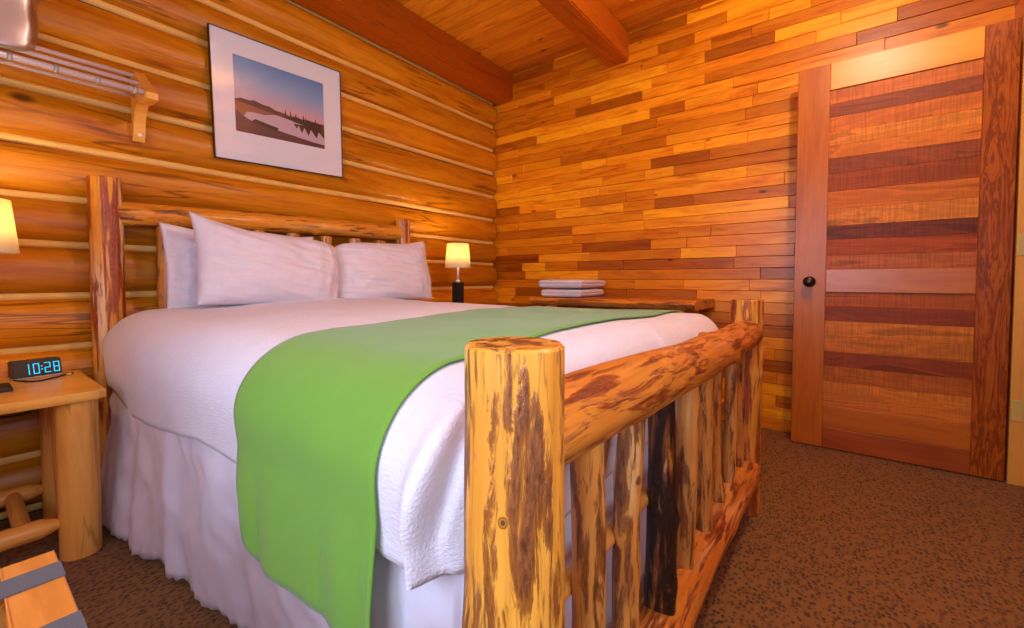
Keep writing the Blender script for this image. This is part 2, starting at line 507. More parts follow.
# plank wall, x = 0
bm = bmesh.new()
rnd = random.Random(11)
z = 0.0
row = 0
while z < ZC:
    h = min(.068, ZC - z + .004)
    y = .0 + rnd.uniform(0, .3)
    while y > YF:
        L = rnd.choice((.22, .34, .42, .55, .66, .8, .95)) * rnd.uniform(.85, 1.15)
        y2 = max(YF - .02, y - L)
        if y2 - YF < .08: y2 = YF - .02
        d = rnd.uniform(0, .006)
        ya, yb = min(y, -.0) - .0004, y2 + .0004
        if ya - yb > .02:
            za, zb = z + .0008, z + h - .0008
            e = .0022
            # a chamfered board face
            vs = [bm.verts.new(p) for p in ((.02, ya, za), (.02, yb, za), (.02, yb, zb), (.02, ya, zb))]
            vm = [bm.verts.new(p) for p in ((e - d, ya, za), (e - d, yb, za), (e - d, yb, zb), (e - d, ya, zb))]
            vf = [bm.verts.new(p) for p in ((-d, ya - e, za + e), (-d, yb + e, za + e), (-d, yb + e, zb - e), (-d, ya - e, zb - e))]
            for q in range(4):
                bm.faces.new((vs[q], vs[(q + 1) % 4], vm[(q + 1) % 4], vm[q]))
                bm.faces.new((vm[q], vm[(q + 1) % 4], vf[(q + 1) % 4], vf[q]))
            bm.faces.new(vf)
        y = y2
    z += .068; row += 1
box(bm, .012, .06, YF - .1, .05, 0, ZC + .03, mi=1)
struct(obj('wall_right', bm, [M['plank_wall'], M['gap']]), 'wall of short staggered cedar planks beside the bed', 'wall')

# left wall with window (out of the photograph, lets the daylight in)
def planks_rect(bm, axis, at, a0, a1, z0, z1, seed, inward):
    rn = random.Random(seed); z = z0
    while z < z1 - .002:
        h = min(.1, z1 - z)
        a = a0
        while a < a1 - .002:
            L = min(a1 - a, rn.uniform(.6, 1.4))
            if axis == 'x': box(bm, a + .0005, a + L - .0005, at - (.02 if inward > 0 else 0), at + (0 if inward > 0 else .02), z + .0005, z + h - .0005)
            else: box(bm, at - (.02 if inward > 0 else 0), at + (0 if inward > 0 else .02), a + .0005, a + L - .0005, z + .0005, z + h - .0005)
            a += L
        z += h
WY0, WY1, WZ0, WZ1 = -2.82, -1.55, .78, 1.75
bm = bmesh.new()
for (a0, a1, z0, z1) in ((YF, WY0, 0, ZC), (WY1, 0, 0, ZC), (WY0, WY1, 0, WZ0), (WY0, WY1, WZ1, ZC)):
    planks_rect(bm, 'y', XL, a0, a1, z0, z1, int(a0 * 10 + z0 * 100) + 500, 1)
    box(bm, XL - .12, XL - .02, a0, a1, z0, z1, mi=1)
struct(obj('wall_left', bm, [M['plank_wall'], M['gap']]), 'plank wall with the window, left of the camera', 'wall')
bm = bmesh.new()
for (y0, y1, z0, z1) in ((WY0, WY0 + .05, WZ0, WZ1), (WY1 - .05, WY1, WZ0, WZ1), (WY0, WY1, WZ0, WZ0 + .05), (WY0, WY1, WZ1 - .05, WZ1),
                         ((WY0 + WY1) / 2 - .02, (WY0 + WY1) / 2 + .02, WZ0, WZ1)):
    box(bm, XL - .1, XL - .04, y0, y1, z0, z1, .004)
w = struct(obj('window_1', bm, M['jamb']), 'wooden window in the wall left of the camera', 'window')
bm = bmesh.new(); box(bm, XL - .075, XL - .07, WY0 + .04, WY1 - .04, WZ0 + .04, WZ1 - .04)
obj('window_pane', bm, M['glass'], w)

# front wall with the doorway
VX0, VX1 = -3.55, -2.35  # opening for the added window behind the camera
DX0, DX1, DZ = -.99, -.168, 2.02
bm = bmesh.new()
for (a0, a1, z0, z1) in ((XL, VX0, 0, ZC), (VX1, DX0, 0, ZC), (VX0, VX1, 0, WZ0), (VX0, VX1, WZ1, ZC), (DX1 + .02, .02, 0, ZC), (DX0, DX1 + .02, DZ + .03, ZC)):
    planks_rect(bm, 'x', YF, a0, a1, z0, z1, int(a0 * 10 + z0 * 100) + 900, 1)
    box(bm, a0, a1, YF - .12, YF - .02, z0, z1, mi=1)
struct(obj('wall_front', bm, [M['side_wall'], M['gap']]), 'plank wall with the open doorway beside the door', 'wall')
bm = bmesh.new()
box(bm, DX1, DX1 + .02, YF - .13, YF + .004, 0, DZ, .002)
box(bm, DX1 - .011, DX1, YF - .13, YF - .045, 0, DZ, .002)
box(bm, DX0 - .02, DX0, YF - .13, YF + .004, 0, DZ, .002)
box(bm, DX0 - .02, DX1 + .02, YF - .13, YF + .004, DZ, DZ + .025, .002)
tr = struct(obj('trim_1', bm, M['jamb']), 'pale pine door jamb at the hinge side of the open door', 'door frame')
for hz in (1.028, .322, 1.78):
    h_ = bmesh.new()
    box(h_, DX1 - .004, DX1, YF - .034, YF + .003, hz - .045, hz + .045, .0015)
    for k in (-1, 1):
        for s in (-.03, 0, .03):
            tube(h_, [(DX1 - .0035, YF - .018 + k * .006, hz + s), (DX1 - .0055, YF - .018 + k * .006, hz + s)], .003, 8)
    obj('hinge', h_, M['brass'], tr)
bm = bmesh.new()  # window added out of view to brighten the cloth behind the footboard slats
for (x0, x1, z0, z1) in ((VX0, VX0 + .05, WZ0, WZ1), (VX1 - .05, VX1, WZ0, WZ1), (VX0, VX1, WZ0, WZ0 + .05), (VX0, VX1, WZ1 - .05, WZ1),
                         ((VX0 + VX1) / 2 - .02, (VX0 + VX1) / 2 + .02, WZ0, WZ1)):
    box(bm, x0, x1, YF - .1, YF - .04, z0, z1, .004)
w = struct(obj('added_window', bm, M['jamb']), 'wooden window added in the unseen wall behind the camera to light the bed foot', 'window')
bm = bmesh.new(); box(bm, VX0 + .04, VX1 - .04, YF - .075, YF - .07, WZ0 + .04, WZ1 - .04)
obj('window_pane', bm, M['glass'], w)
# hall behind the doorway
bm = bmesh.new()
box(bm, -1.6, .1, YF - 1.25, YF - 1.2, 0, ZC)
box(bm, -1.65, -1.6, YF - 1.25, YF - .13, 0, ZC)
box(bm, .06, .11, YF - 1.25, YF - .13, 0, ZC)
box(bm, -1.65, .11, YF - 1.25, YF - .13, 2.45, 2.5)
struct(obj('wall_hall', bm, M['side_wall']), 'hall wall seen beyond the doorway', 'wall')

# beams
def beam(y0, y1, z0, seed, label):
    bm = bmesh.new()
    b = bmesh.new(); bmesh.ops.create_cube(b, size=1)
    for v in b.verts:
        v.co = Vector((XL if v.co.x < 0 else -.001, y0 if v.co.y < 0 else y1, z0 if v.co.z < 0 else ZC + .003))
    bmesh.ops.bevel(b, geom=[e for e in b.edges if abs(e.verts[0].co.x - e.verts[1].co.x) > 1], offset=.008, segments=2, affect='EDGES')
    merge(bm, b)
    o = obj('ceiling_beam', bm, M['beam'])
    return struct(o, label, 'beam')
beam(-.213, -.032, 2.388, 1, 'reddish square beam along the top of the log wall')
beam(-1.225, -1.075, 2.40, 2, 'reddish square ceiling beam out in the room ending above the plank wall')

# ------------------------------------------------------------------ door (open, folded back along the plank wall)
DXF, DXB = -.165, -.130
DYL, DYR = -2.230, -3.010
dr = empty('door_1', ((DXF + DXB) / 2, DYR, 0.006))
struct(dr, 'open wooden door of two horizontal-board panels, folded back along the plank wall', 'door')
dl = dr.location
def dpart(name, boxes, mats, bev=.002):
    bm = bmesh.new()
    for b in boxes:
        mi = b[6] if len(b) > 6 else 0
        box(bm, b[0] - dl.x, b[1] - dl.x, b[2] - dl.y, b[3] - dl.y, b[4] - dl.z, b[5] - dl.z, bev, 1, mi)
    return obj(name, bm, mats, dr)
DB, DT = .006, 1.982
SWL, SWR = .137, .105
yl, yr = DYL - SWL, DYR + SWR
tag(dpart('stile', [(DXF, DXB, yl, DYL, DB, DT)], M['door_stile_plain']), 'narrow-grained stile carrying the knob')
tag(dpart('stile', [(DXF, DXB, DYR, yr, DB, DT)], M['door_stile']), 'dark flame-grained stile on the hinge side')
tag(dpart('rail', [(DXF, DXB, yr, yl, DT - .135, DT)], M['door_rail_light']), 'pale yellow top rail')
dpart('rail', [(DXF, DXB, yr, yl, .818, .935)], M['door_rail'])
tag(dpart('rail', [(DXF, DXB, yr, yl, .112, .228), (DXF, DXB, yr, yl, DB, .111, 1)], [M['door_rail'], M['door_rail_dark']]), 'bottom rail of a light and a dark board')
up = [(200, 108, 40), (140, 68, 34), (200, 106, 32), (214, 128, 36), (202, 112, 32), (144, 70, 30), (150, 68, 20), (198, 106, 28), (208, 124, 38), (116, 52, 20), (164, 72, 14), (180, 96, 44)]
lo = [(174, 84, 20), (138, 58, 16), (202, 116, 32), (192, 108, 28), (142, 62, 16), (176, 92, 22), (210, 122, 34), (200, 112, 36)]
def panel(name, z0, z1, cols, seed):
    rn = random.Random(seed)
    ws = [rn.uniform(.8, 1.2) for _ in cols]; s = sum(ws)
    bm = bmesh.new(); z = z1; mats = []
    for i, (c, w_) in enumerate(zip(cols, ws)):
        h = (z1 - z0) * w_ / s
        mats.append(panel_mat(i, c, .55 if i % 3 != 1 else .25))
        box(bm, DXF + .009 - dl.x, DXB - .008 - dl.x, yr - .004 - dl.y, yl + .004 - dl.y, z - h - dl.z, z - dl.z, .0012, 1, i)
        z -= h
    return obj(name, bm, mats, dr)
panel('upper_panel', .935, DT - .135, up, 4)
panel('lower_panel', .228, .818, lo, 5)
kz, ky = .872, DYL - .068
kb = bmesh.new()
lathe(kb, [(0, 0), (.006, 0), (.011, .001), (.0105, .018), (.012, .024), (.022, .030), (.027, .038), (.027, .047), (.022, .055), (.010, .059), (0, .060)], 28)
kn = obj('knob', kb, M['bronze'], dr, loc=(DXF - dl.x - .002, ky - dl.y, kz - dl.z), rot=(0, -PI / 2, 0))
tag(kn, 'dark bronze round door knob')
rb = bmesh.new(); lathe(rb, [(0, -.002), (.027, -.002), (.027, .002), (.022, .006), (0, .006)], 28)
obj('rosette', rb, M['bronze'], kn)

# ------------------------------------------------------------------ the bed
bed = empty('log_bed', (-1.81, -1.12, 0))
tag(bed, 'rustic log bed frame with knotty yellow posts and barky footboard slats', 'bed')
B0 = bed.location
HX = (-2.53, -1.085); FX = (-2.550, -1.091); FY = -2.142; HY = -.115
def bl(name, a, b, r, mat, seed, **kw):
    return log_part(name, a, b, r, mat, bed, seed, B0, **kw)
bl('head_post', (HX[0], HY, 0), (HX[0], HY, 1.282), .051, M['post_streaky'], 3, rough=.05)
bl('head_post', (HX[1], HY, 0), (HX[1], HY, 1.275), .051, M['post_streaky'], 9, rough=.05)
bl('foot_post', (FX[0], FY, 0), (FX[0], FY, .812), .0545, M['post'], 5, rough=.045, seg=64, step=.008, knobs=3)
bl('foot_post', (FX[1], FY - .005, 0), (FX[1], FY - .005, .806), .054, M['post_streaky'], 21, rough=.06, knobs=3)
bl('head_rail', (HX[0] + .03, HY, 1.145), (HX[1] - .03, HY, 1.185), .047, M['headrail'], 12, rough=.08, knobs=5, bow=.008)
bl('head_rail', (HX[0] + .03, HY, .5), (HX[1] - .03, HY, .5), .045, M['headrail'], 13, rough=.08)
for i in range(7):
    x = -2.345 + i * .18
    bl('head_slat', (x, HY - .002, .53), (x + .005, HY - .002, 1.125), .034, M['slat'], 30 + i, rough=.08, knobs=2)
bl('foot_rail', (FX[0] + .02, FY - .002, .708), (FX[1] - .02, FY - .008, .682), .051, M['rail'], 41, rough=.10, knobs=8, bow=.008, seg=48)
bl('foot_rail', (FX[0] + .02, FY - .004, .165), (FX[1] - .02, FY - .012, .160), .055, M['rail'], 42, rough=.14, knobs=6, bow=.012, seg=48)
sx = [-2.372, -2.209, -2.050, -1.866, -1.70, -1.525, -1.36, -1.215, -1.14]
for i, x in enumerate(sx):
    m = M['slat_dark'] if i == 2 else M['slat']
    rr = [.0245, .0235, .029, .023, .026, .021, .020, .020, .020][i]
    lean = [.0, .008, -.004, .012, .0, -.012, .008, -.006, .008][i]
    o = bl('foot_slat', (x - lean, FY + .004, .20), (x + lean, FY + .004, .675), rr, m, 50 + i, rough=.13, knobs=4, bow=[.004, .006, .004, .008, .006, .012, .008, .008, .006][i], taper=.1)
    if i == 2: tag(o, 'slat almost wholly covered in black bark')
bl('support_rail', (-2.49, -2.108, .43), (-1.14, -2.108, .43), .014, M['pine'], 70, rough=.04, seg=16)
for x in (-2.455, -1.165):
    bm = bmesh.new(); box(bm, x - .014 - B0.x, x + .014 - B0.x, -2.095 - B0.y, -.16 - B0.y, .20, .34, .004, 1)
    obj('side_rail', bm, M['pine_top'], bed)
for y in (-.5, -1.1, -1.7):
    bm = bmesh.new(); box(bm, -2.441 - B0.x, -1.179 - B0.x, y - .045 - B0.y, y + .045 - B0.y, .165, .19, .002, 1)
    obj('cross_board', bm, M['pine_top'], bed)

bm = bmesh.new(); box(bm, -2.435, -1.185, -2.02, -.185, .192, .405, .03, 3)
tag(obj('box_spring', bm, M['mattress'], smooth=True), 'grey box spring inside the bed frame behind the white bed skirt', 'box spring')
bm = bmesh.new(); box(bm, -2.475, -1.145, -2.03, -.185, .407, .66, .05, 4)
tag(obj('mattress', bm, M['mattress'], smooth=True), 'mattress beneath the white duvet', 'mattress')

# draped covers: one mapping for duvet and runner
CX, HW, RX, RZ = -1.81, .60, .15, .15
YH, YT, RY = -.19, -1.99, .092       # head end, start of the foot roll, foot roll depth
TOPZ = .748
ARC = .15 * PI / 2
RZREF = TOPZ - RZ
def hem_z(y):
    P = [(-2.0, .50), (-1.75, .485), (-1.46, .478), (-1.17, .488), (-.83, .436), (-.53, .418), (-.36, .45), (0, .47)]
    for (a, b), (c_, d) in zip(P, P[1:]):
        if a <= y <= c_: return b + (d - b) * (y - a) / (c_ - a)
    return .49
def drape(s, t, off=0.0, corner_fold=True):
    """s across (0 centre), t from the head (0..) along the bed"""
    ln = YH - YT
    ex = max(abs(s) - HW, 0.0); sg = 1 if s > 0 else -1
    ey = max(t - ln, 0.0)
    cx = max(-HW, min(HW, s)); ty = min(t, ln)
    e = max(ex, ey)
    crown = .030 * max(0, 1 - (cx / HW) ** 2) * (1 - .6 * (ty / ln) ** 3)
    crown += .012 * math.exp(-((ty - .08) / .3) ** 2)
    X, Y, Z = CX + cx, YH - ty, TOPZ + crown
    nz = noise.noise(Vector((s * 2.6, t * 2.2, 1.3))) * .010 + noise.noise(Vector((s * 7, t * 6, 4.3))) * .004
    if e <= 0:
        return Vector((X, Y, Z + nz + off))
    if ex >= ey: th = PI / 4 * (ey / ex)
    else: th = PI / 2 - PI / 4 * (ex / ey)
    ct, st = math.cos(th), math.sin(th)
    if e < ARC:
        ph = e / ARC * PI / 2; extra = 0
    else:
        ph = PI / 2
        yy = YH - ty
        zh = hem_z(yy) if ey == 0 else .485
        extra = (e - ARC) * (RZREF - zh) / (.375 - ARC) if corner_fold else e - ARC
    puff = (.004 + .010 * min(1, t / .8)) * math.sin(min(1, e / .33) * PI) + noise.noise(Vector((s * 3.1, t * 3.1, 7.7))) * .012 * min(1, e / .15)
    puff += noise.noise(Vector((t * 9, s * 4, 2.2))) * .004 * min(1, e / .2)
    puff -= max(0, extra - .08) * .12               # hem tucks back under the puffy edge
    if corner_fold and sg < 0 and ey > 0:
        thc = .78 - max(0, min(1, (e - .09) / .22)) * .55
        q = (th - thc) / .12
        k = min(1, e / .12)
        puff += (-.030 * (1 - .5 * max(0, min(1, (e - .24) / .12))) * math.exp(-q * q) + .016 * math.exp(-((th - thc + .28) / .2) ** 2)) * k
        if th > thc: puff -= .012 * k * min(1, (th - thc) / .15)
    rx, ry = RX + puff + off, RY + puff * .8 + off
    X += sg * rx * math.sin(ph) * ct
    Y -= ry * math.sin(ph) * st
    Z += -RZ * (1 - math.cos(ph)) - extra + (nz * (1 - min(1, e / ARC))) + off * math.cos(ph)
    if corner_fold and 0 < th < PI / 2:
        Z -= -.012 * math.sin(2 * th) * min(1, e / ARC)
    return Vector((X, Y, Z))

def drape_mesh(s0, s1, t0, t1, ns, nt, off, thick, fn=None, dens=None):
    bm = bmesh.new()
    G = []
    for i in range(ns + 1):
        s = s0 + (s1 - s0) * i / ns
        rowv = []
        for j in range(nt + 1):
            t = t0 + (t1 - t0) * j / nt
            p = drape(s, t, off)
            if fn: p = fn(s, t, p)
            rowv.append(bm.verts.new(p))
        G.append(rowv)
    for i in range(ns):
        for j in range(nt):
            f = bm.faces.new((G[i][j], G[i][j + 1], G[i + 1][j + 1], G[i + 1][j])); f.smooth = True
    return bm

LN = YH - YT
HANG = .375
o = obj('duvet', drape_mesh(-HW - HANG, HW + HANG, 0, LN + HANG + .0, 150, 170, .0, .02), M['duvet'], smooth=True)
md = o.modifiers.new('thickness', 'SOLIDIFY'); md.thickness = .012; md.offset = -1
tag(o, 'white quilted duvet spread over the log bed', 'duvet')

# the hang of the runner leaves the tucked-back duvet hem and falls straight
def runner_mesh():
    bm = bmesh.new(); G = []
    ns, nt = 160, 36
    H2 = .488
    for i in range(ns + 1):
        s = -HW - H2 + 2 * (HW + H2) * i / ns
        rowv = []
        for j in range(nt + 1):
            u = j / nt
            ya, yb = -1.44 - .022 * max(-1, min(1, -s / HW)) + .008 * math.sin(s * 6), -1.925
            yw = ya + (yb - ya) * u
            t = YH - yw
            e = max(0, abs(s) - HW)
            sd = math.copysign(HW + min(e, ARC + .05), s) if e > ARC + .05 else s
            p = drape(sd, t, .0055, False)
            if e > ARC + .05:
                k = e - ARC - .05
                p.z -= k
                fold = math.sin(u * 9 + 1.0) * .010 + math.sin(u * 17) * .004
                p.x += math.copysign(fold * min(1, k / .12) - .004 * k / .2, s)
                p.y -= .05 * max(0, k - .10) * (1 - u)
                p.z += .05 * max(0, 1 - u / .22) ** 2 * min(1, k / .15)
            rowv.append(bm.verts.new(p))
        G.append(rowv)
    for i in range(ns):
        for j in range(nt):
            f = bm.faces.new((G[i][j], G[i][j + 1], G[i + 1][j + 1], G[i + 1][j])); f.smooth = True
    return bm, G
bm, G = runner_mesh()
hemv = [v.co.copy() for v in G[0]]
run = obj('bed_runner', bm, M['green'], smooth=True)
md = run.modifiers.new('thickness', 'SOLIDIFY'); md.thickness = .0035; md.offset = 1
tag(run, 'bright green runner laid across the foot of the white duvet', 'bed runner')
# raised hem along the lower edge and the care tag
hb = bmesh.new()
tube(hb, [p + Vector((-.001, 0, .012)) for p in hemv], .0016, 6)
obj('hem_stitching', hb, M['green'], run)
tb = bmesh.new(); q = hemv[-1]
box(tb, q.x + .004, q.x + .0055, q.y + .002, q.y - .018, q.z - .03, q.z + .014)
tag(obj('care_tag', tb, M['tag'], run), 'small white care tag')

# bed skirt: ruffled sheet round the near side and the foot
def skirt():
    path = [(-2.47, -.175), (-2.53, -.19)]
    path += [(-2.556, -.21 - i * (1.70 / 60)) for i in range(61)]
    path += [(-2.47 - .086 * math.cos(a * PI / 20), -1.91 - .16 * math.sin(a * PI / 20)) for a in range(1, 10)]
    path += [(-2.47 + i * (1.32 / 40), -2.072) for i in range(1, 41)]
    path += [(-1.10, -2.06), (-1.07, -2.03)] + [(-1.064, -2.0 + i * .2) for i in range(0, 10)]
    pts = [Vector((a, b, 0)) for a, b in path]
    # resample
    fine = []; acc = 0
    for a, b in zip(pts, pts[1:]):
        L = (b - a).length; n = max(1, int(L / .006))
        for k in range(n): fine.append(a + (b - a) * k / n)
    fine.append(pts[-1])
    bm = bmesh.new(); G = []; dist = 0
    prev = fine[0]
    ZB = .012
    for i, p in enumerate(fine):
        dist += (p - prev).length; prev = p
        a = fine[max(0, i - 3)]; b = fine[min(len(fine) - 1, i + 3)]
        tg = (b - a).normalized(); nrm = Vector((tg.y, -tg.x, 0))
        # outward = away from bed centre
        if nrm.dot(p - Vector((CX, -1.1, 0))) < 0: nrm = -nrm
        foot = abs(nrm.y) > .5 and p.y < -1
        far = p.x > -1.2 and abs(nrm.x) > .5
        ph = dist * 26 + 2.2 * noise.noise(Vector((dist * 4, 0, 0))) * 2
        ZT = .53 if p.y > -1.93 else .50
        kk = max(0, min(1, (-.35 - p.y) / .85))
        rowv = []
        for j in range(25):
            v = j / 24
            z = ZT + (ZB - ZT) * v
            amp = (.001 + .011 * v ** 1.3) * (.35 if (foot or far) else 1)
            d = math.sin(ph) * amp + noise.noise(Vector((dist * 6, z * 4, 2))) * .014 * (.4 if (foot or far) else 1)
            d += abs(noise.noise(Vector((dist * 7 + z * 8, z * 5 - dist * 2, 5)))) * -.016 + abs(noise.noise(Vector((dist * 10 - z * 12, z * 6, 9)))) * .008
            flare = -.016 + .020 * min(1, v * 5)
            flare = (flare + (.062 - .105 * kk) * v ** 1.2) if not (foot or far) else .004 * v
            if foot: flare -= .012
            if far: flare = .0
            hemz = .004 * math.sin(ph * 5.0 + 1) * (v > .97); d += .0022 * math.sin(dist * 150) * max(0, v - .9) / .1
            rowv.append(bm.verts.new(p + nrm * (d + flare - .012) + Vector((0, 0, z + hemz + .004))))
        G.append(rowv)
    for i in range(len(G) - 1):
        for j in range(24):
            f = bm.faces.new((G[i][j], G[i][j + 1], G[i + 1][j + 1], G[i + 1][j])); f.smooth = True
    return bm
o = obj('bed_skirt', skirt(), M['skirt'], smooth=True)
md = o.modifiers.new('thickness', 'SOLIDIFY'); md.thickness = .002
tag(o, 'gathered white bed skirt hanging to the carpet below the duvet', 'bed skirt')

# pillows
def pillow(w, h, th, seed, ears=(.03, .03, .03, .03), rounds=(0, 0, 0, 0), sag=0):
    """in local XZ plane, thickness along y; z from 0 to h"""
    bm = bmesh.new(); N, K = 96, 64
    def surf(side):
        G = []
        for i in range(N + 1):
            u = i / N * 2 - 1; rowv = []
            for j in range(K + 1):
                v = j / K * 2 - 1
                ru = 1 if u > 0 else 0; rv = 2 if v > 0 else 0
                ear, rnd_ = ears[ru + rv], rounds[ru + rv]
                prof = ((1 - abs(u) ** 3.6) ** .55) * ((1 - abs(v) ** 3.0) ** .55)
                cc = (abs(u) * abs(v)) ** 4
                x = u * w / 2 * (1 - rnd_ * cc * .16 - .02 * (1 - v * v) * 0)
                z = v * h / 2 * (1 - rnd_ * cc * .22)
                fall = max(0, abs(u) - .35) / .65 * max(0, abs(v) - .1) / .9
                x += math.copysign(ear * .5 * fall ** 2, u); z += math.copysign(ear * fall ** 1.6, v)
                z -= sag * (1 - u * u) * (v > 0) * v
                q1 = Vector((u * 2.0, v * 1.8, seed))
                n1 = noise.noise(q1) * .016 + noise.noise(q1 * 2.3) * .006
                wv = noise.noise(Vector((u * 2.2 + v * 3.2 + seed, v * 1.1 - u * 1.2, side + seed)))
                wv2 = noise.noise(Vector((u * 11 + seed, v * 1.8 + u * 2, side * 2 + seed)))
                wv3 = noise.noise(Vector((u * 3 + v * 9 + seed, v * 3 - u, side * 2 + seed + 4)))
                endz = max(0, abs(u) - .35) / .65
                y = side * prof * (th / 2 + n1) - side * prof ** .5 * (.009 * (.5 - abs(wv)) + .010 * wv2 * endz * 1.6 + .007 * wv3)
                rowv.append((x, y, z + h / 2))
            G.append(rowv)
        return G
    F, Bk = surf(-1), surf(1)
    vf = [[bm.verts.new(p) for p in r] for r in F]
    vb = [[(vf[i][j] if (i in (0, N) or j in (0, K)) else bm.verts.new(Bk[i][j])) for j in range(K + 1)] for i in range(N + 1)]
    for V, flip in ((vf, 0), (vb, 1)):
        for i in range(N):
            for j in range(K):
                q = (V[i][j], V[i + 1][j], V[i + 1][j + 1], V[i][j + 1])
                f = bm.faces.new(q if not flip else q[::-1]); f.smooth = True
    return bm
def put_pillow(label, w, h, th, seed, loc, rot, **kw):
    o = obj('pillow', pillow(w, h, th, seed, **kw), M['pillow'], loc=loc, rot=rot, smooth=True)
    return tag(o, label, 'pillow', 'white pillows at the head of the bed')
put_pillow('white pillow standing behind the large front left pillow, only its left edge showing', .63, .335, .10, 3.1, (-2.055, -.235, .758), (-.12, .0, 0.0), ears=(.01, .01, .03, .02))
put_pillow('large white pillow at the left of the bed, leaning in front of another', .615, .33, .19, 8.4, (-2.008, -.385, .766), (-.17, .06, .02), ears=(.005, .01, .05, .01), rounds=(0, .3, 0, .8))
put_pillow('wrinkled white pillow on the right side of the bed', .65, .34, .19, 15.2, (-1.362, -.33, .762), (-.2, -.03, -.03), ears=(.01, .02, .0, .03), rounds=(.5, 0, .9, 0))

# ------------------------------------------------------------------ nightstands
def nightstand(cx, cy, label, seed):
    t = empty('nightstand', (cx, cy, 0))
    tag(t, label, 'nightstand', 'log nightstands either side of the bed')
    bm = bmesh.new()
    b = bmesh.new(); bmesh.ops.create_cube(b, size=1)
    W, D = .485, .50
    for v in b.verts:
        v.co = Vector((v.co.x * W, v.co.y * D, .5155 + v.co.z * .029))
    bmesh.ops.bevel(b, geom=[e for e in b.edges if abs(e.verts[0].co.z - e.verts[1].co.z) > .01], offset=.018, segments=4, affect='EDGES')
    bmesh.ops.bevel(b, geom=[e for e in b.edges if abs(e.verts[0].co.z - e.verts[1].co.z) < .001], offset=.003, segments=2, affect='EDGES')
    merge(bm, b)
    obj('top', bm, M['pine_top'], t)
    for sx_ in (-1, 1):
        for sy_ in (-1, 1):
            log_part('leg', (sx_ * .18, sy_ * .185, 0), (sx_ * .18, sy_ * .185, .502), .05, M['pine'], t, seed + sx_ * 3 + sy_, rough=.03)
    for sy_ in (-1, 1):
        log_part('stretcher', (-.145, sy_ * .185, .118), (.145, sy_ * .185, .118), .029, M['pine'], t, seed + 20 + sy_, rough=.03, tip=.05)
    log_part('stretcher', (.06, -.185, .118), (.06, .185, .118), .021, M['pine'], t, seed + 31, rough=.03)
    return t
NS = (-2.857, -.305)
nightstand(*NS, 'pine log nightstand left of the bed with the alarm clock on it', 90)
nightstand(-.76, -.305, 'log nightstand hidden beyond the bed beneath the far lamp', 140)

def lamp(x, y, label):
    t = empty('table_lamp', (x, y, .53))
    tag(t, label, 'lamp', 'table lamps on the nightstands')
    bm = bmesh.new()
    box(bm, -.03, .03, -.03, .03, .012, .335, .004, 2)
    box(bm, -.06, .06, -.06, .06, .0, .012, .003, 2)
    obj('base', bm, M['blackmat'], t)
    bm = bmesh.new(); tube(bm, [(0, 0, .335), (0, 0, .46)], .0075, 14); 
    lathe(bm, [(0, .335), (.016, .335), (.016, .345), (.008, .352)], 18)
    obj('stem', bm, M['chrome'], t)
    bm = bmesh.new()
    lathe(bm, [(.0895, .435), (.0745, .602), (.073, .602), (.088, .435), (.0895, .435)], 48)
    obj('lamp_shade', bm, M['shade'], t)
    bm = bmesh.new()
    for k in range(3):
        a = 2 * PI * k / 3
        tube(bm, [(0, 0, .455), (.0865 * math.cos(a), .0865 * math.sin(a), .452)], .0018, 6)
    obj('spider', bm, M['chrome'], t)
    bm = bmesh.new(); lathe(bm, [(0, .462), (.013, .462), (.014, .478), (.024, .500), (.027, .516), (.022, .535), (.010, .545), (0, .547)], 20)
    obj('bulb', bm, M['bulb'], t)
    for dz, e, sz in ((.520, LAMP_W, .035),):
        L = bpy.data.lights.new('lamp_glow', 'POINT'); L.energy = e; L.color = (1, .70, .34); L.shadow_soft_size = sz
        lo_ = bpy.data.objects.new('lamp_glow', L); lo_.location = (0, 0, dz + .045); link(lo_, t)
    return t
LAMP_W = 6.0
lamp(-2.860, -.30, 'lit table lamp with cream shade on the left nightstand, cut by the photo edge')
lamp(-.752, -.30, 'small lit table lamp with black base in the far corner beyond the bed')

# alarm clock 10:28
ck = empty('alarm_clock', (-2.731, -.122, .5305), (0, 0, .20))
tag(ck, 'black digital alarm clock with blue 10:28 display on the nightstand', 'clock')
W, H, D = .124, .064, .05
bm = bmesh.new(); b = bmesh.new(); bmesh.ops.create_cube(b, size=1)
for v in b.verts:
    top = v.co.z > 0
    y = (-D / 2 + (.014 if top else 0)) if v.co.y < 0 else D / 2
    v.co = Vector((v.co.x * W, y, H if top else 0.006))
bmesh.ops.bevel(b, geom=b.edges[:], offset=.003, segments=2, affect='EDGES')
merge(bm, b)
obj('body', bm, M['black'], ck)
bm = bmesh.new(); box(bm, -W / 2, W / 2, -D / 2 - .003, D / 2, 0, .006, .0015, 1)
obj('base_strip', bm, M['silver'], ck)
SEG = {'0': 'abcdef', '1': 'bc', '2': 'abged', '8': 'abcdefg'}
def seg7(bm, ch, x, z, w, h, th, fr):
    hw = h / 2
    S = {'a': (x, x + w, z + h - th, z + h), 'd': (x, x + w, z, z + th), 'g': (x, x + w, z + hw - th / 2, z + hw + th / 2),
         'f': (x, x + th, z + hw, z + h), 'e': (x, x + th, z, z + hw), 'b': (x + w - th, x + w, z + hw, z + h), 'c': (x + w - th, x + w, z, z + hw)}
    for k in SEG[ch]:
        x0, x1, z0, z1 = S[k]; g = .0006
        vs = [bm.verts.new(fr(a, c)) for a, c in ((x0 + g, z0 + g), (x1 - g, z0 + g), (x1 - g, z1 - g), (x0 + g, z1 - g))]
        bm.faces.new(vs)
def fr(x, z):
    u = z / H
    return Vector((x, -D / 2 + .014 * (z - .006) / (H - .006) - .0012, z))
bm = bmesh.new(); dw, dh, th = .0175, .0375, .0042
x = -.030
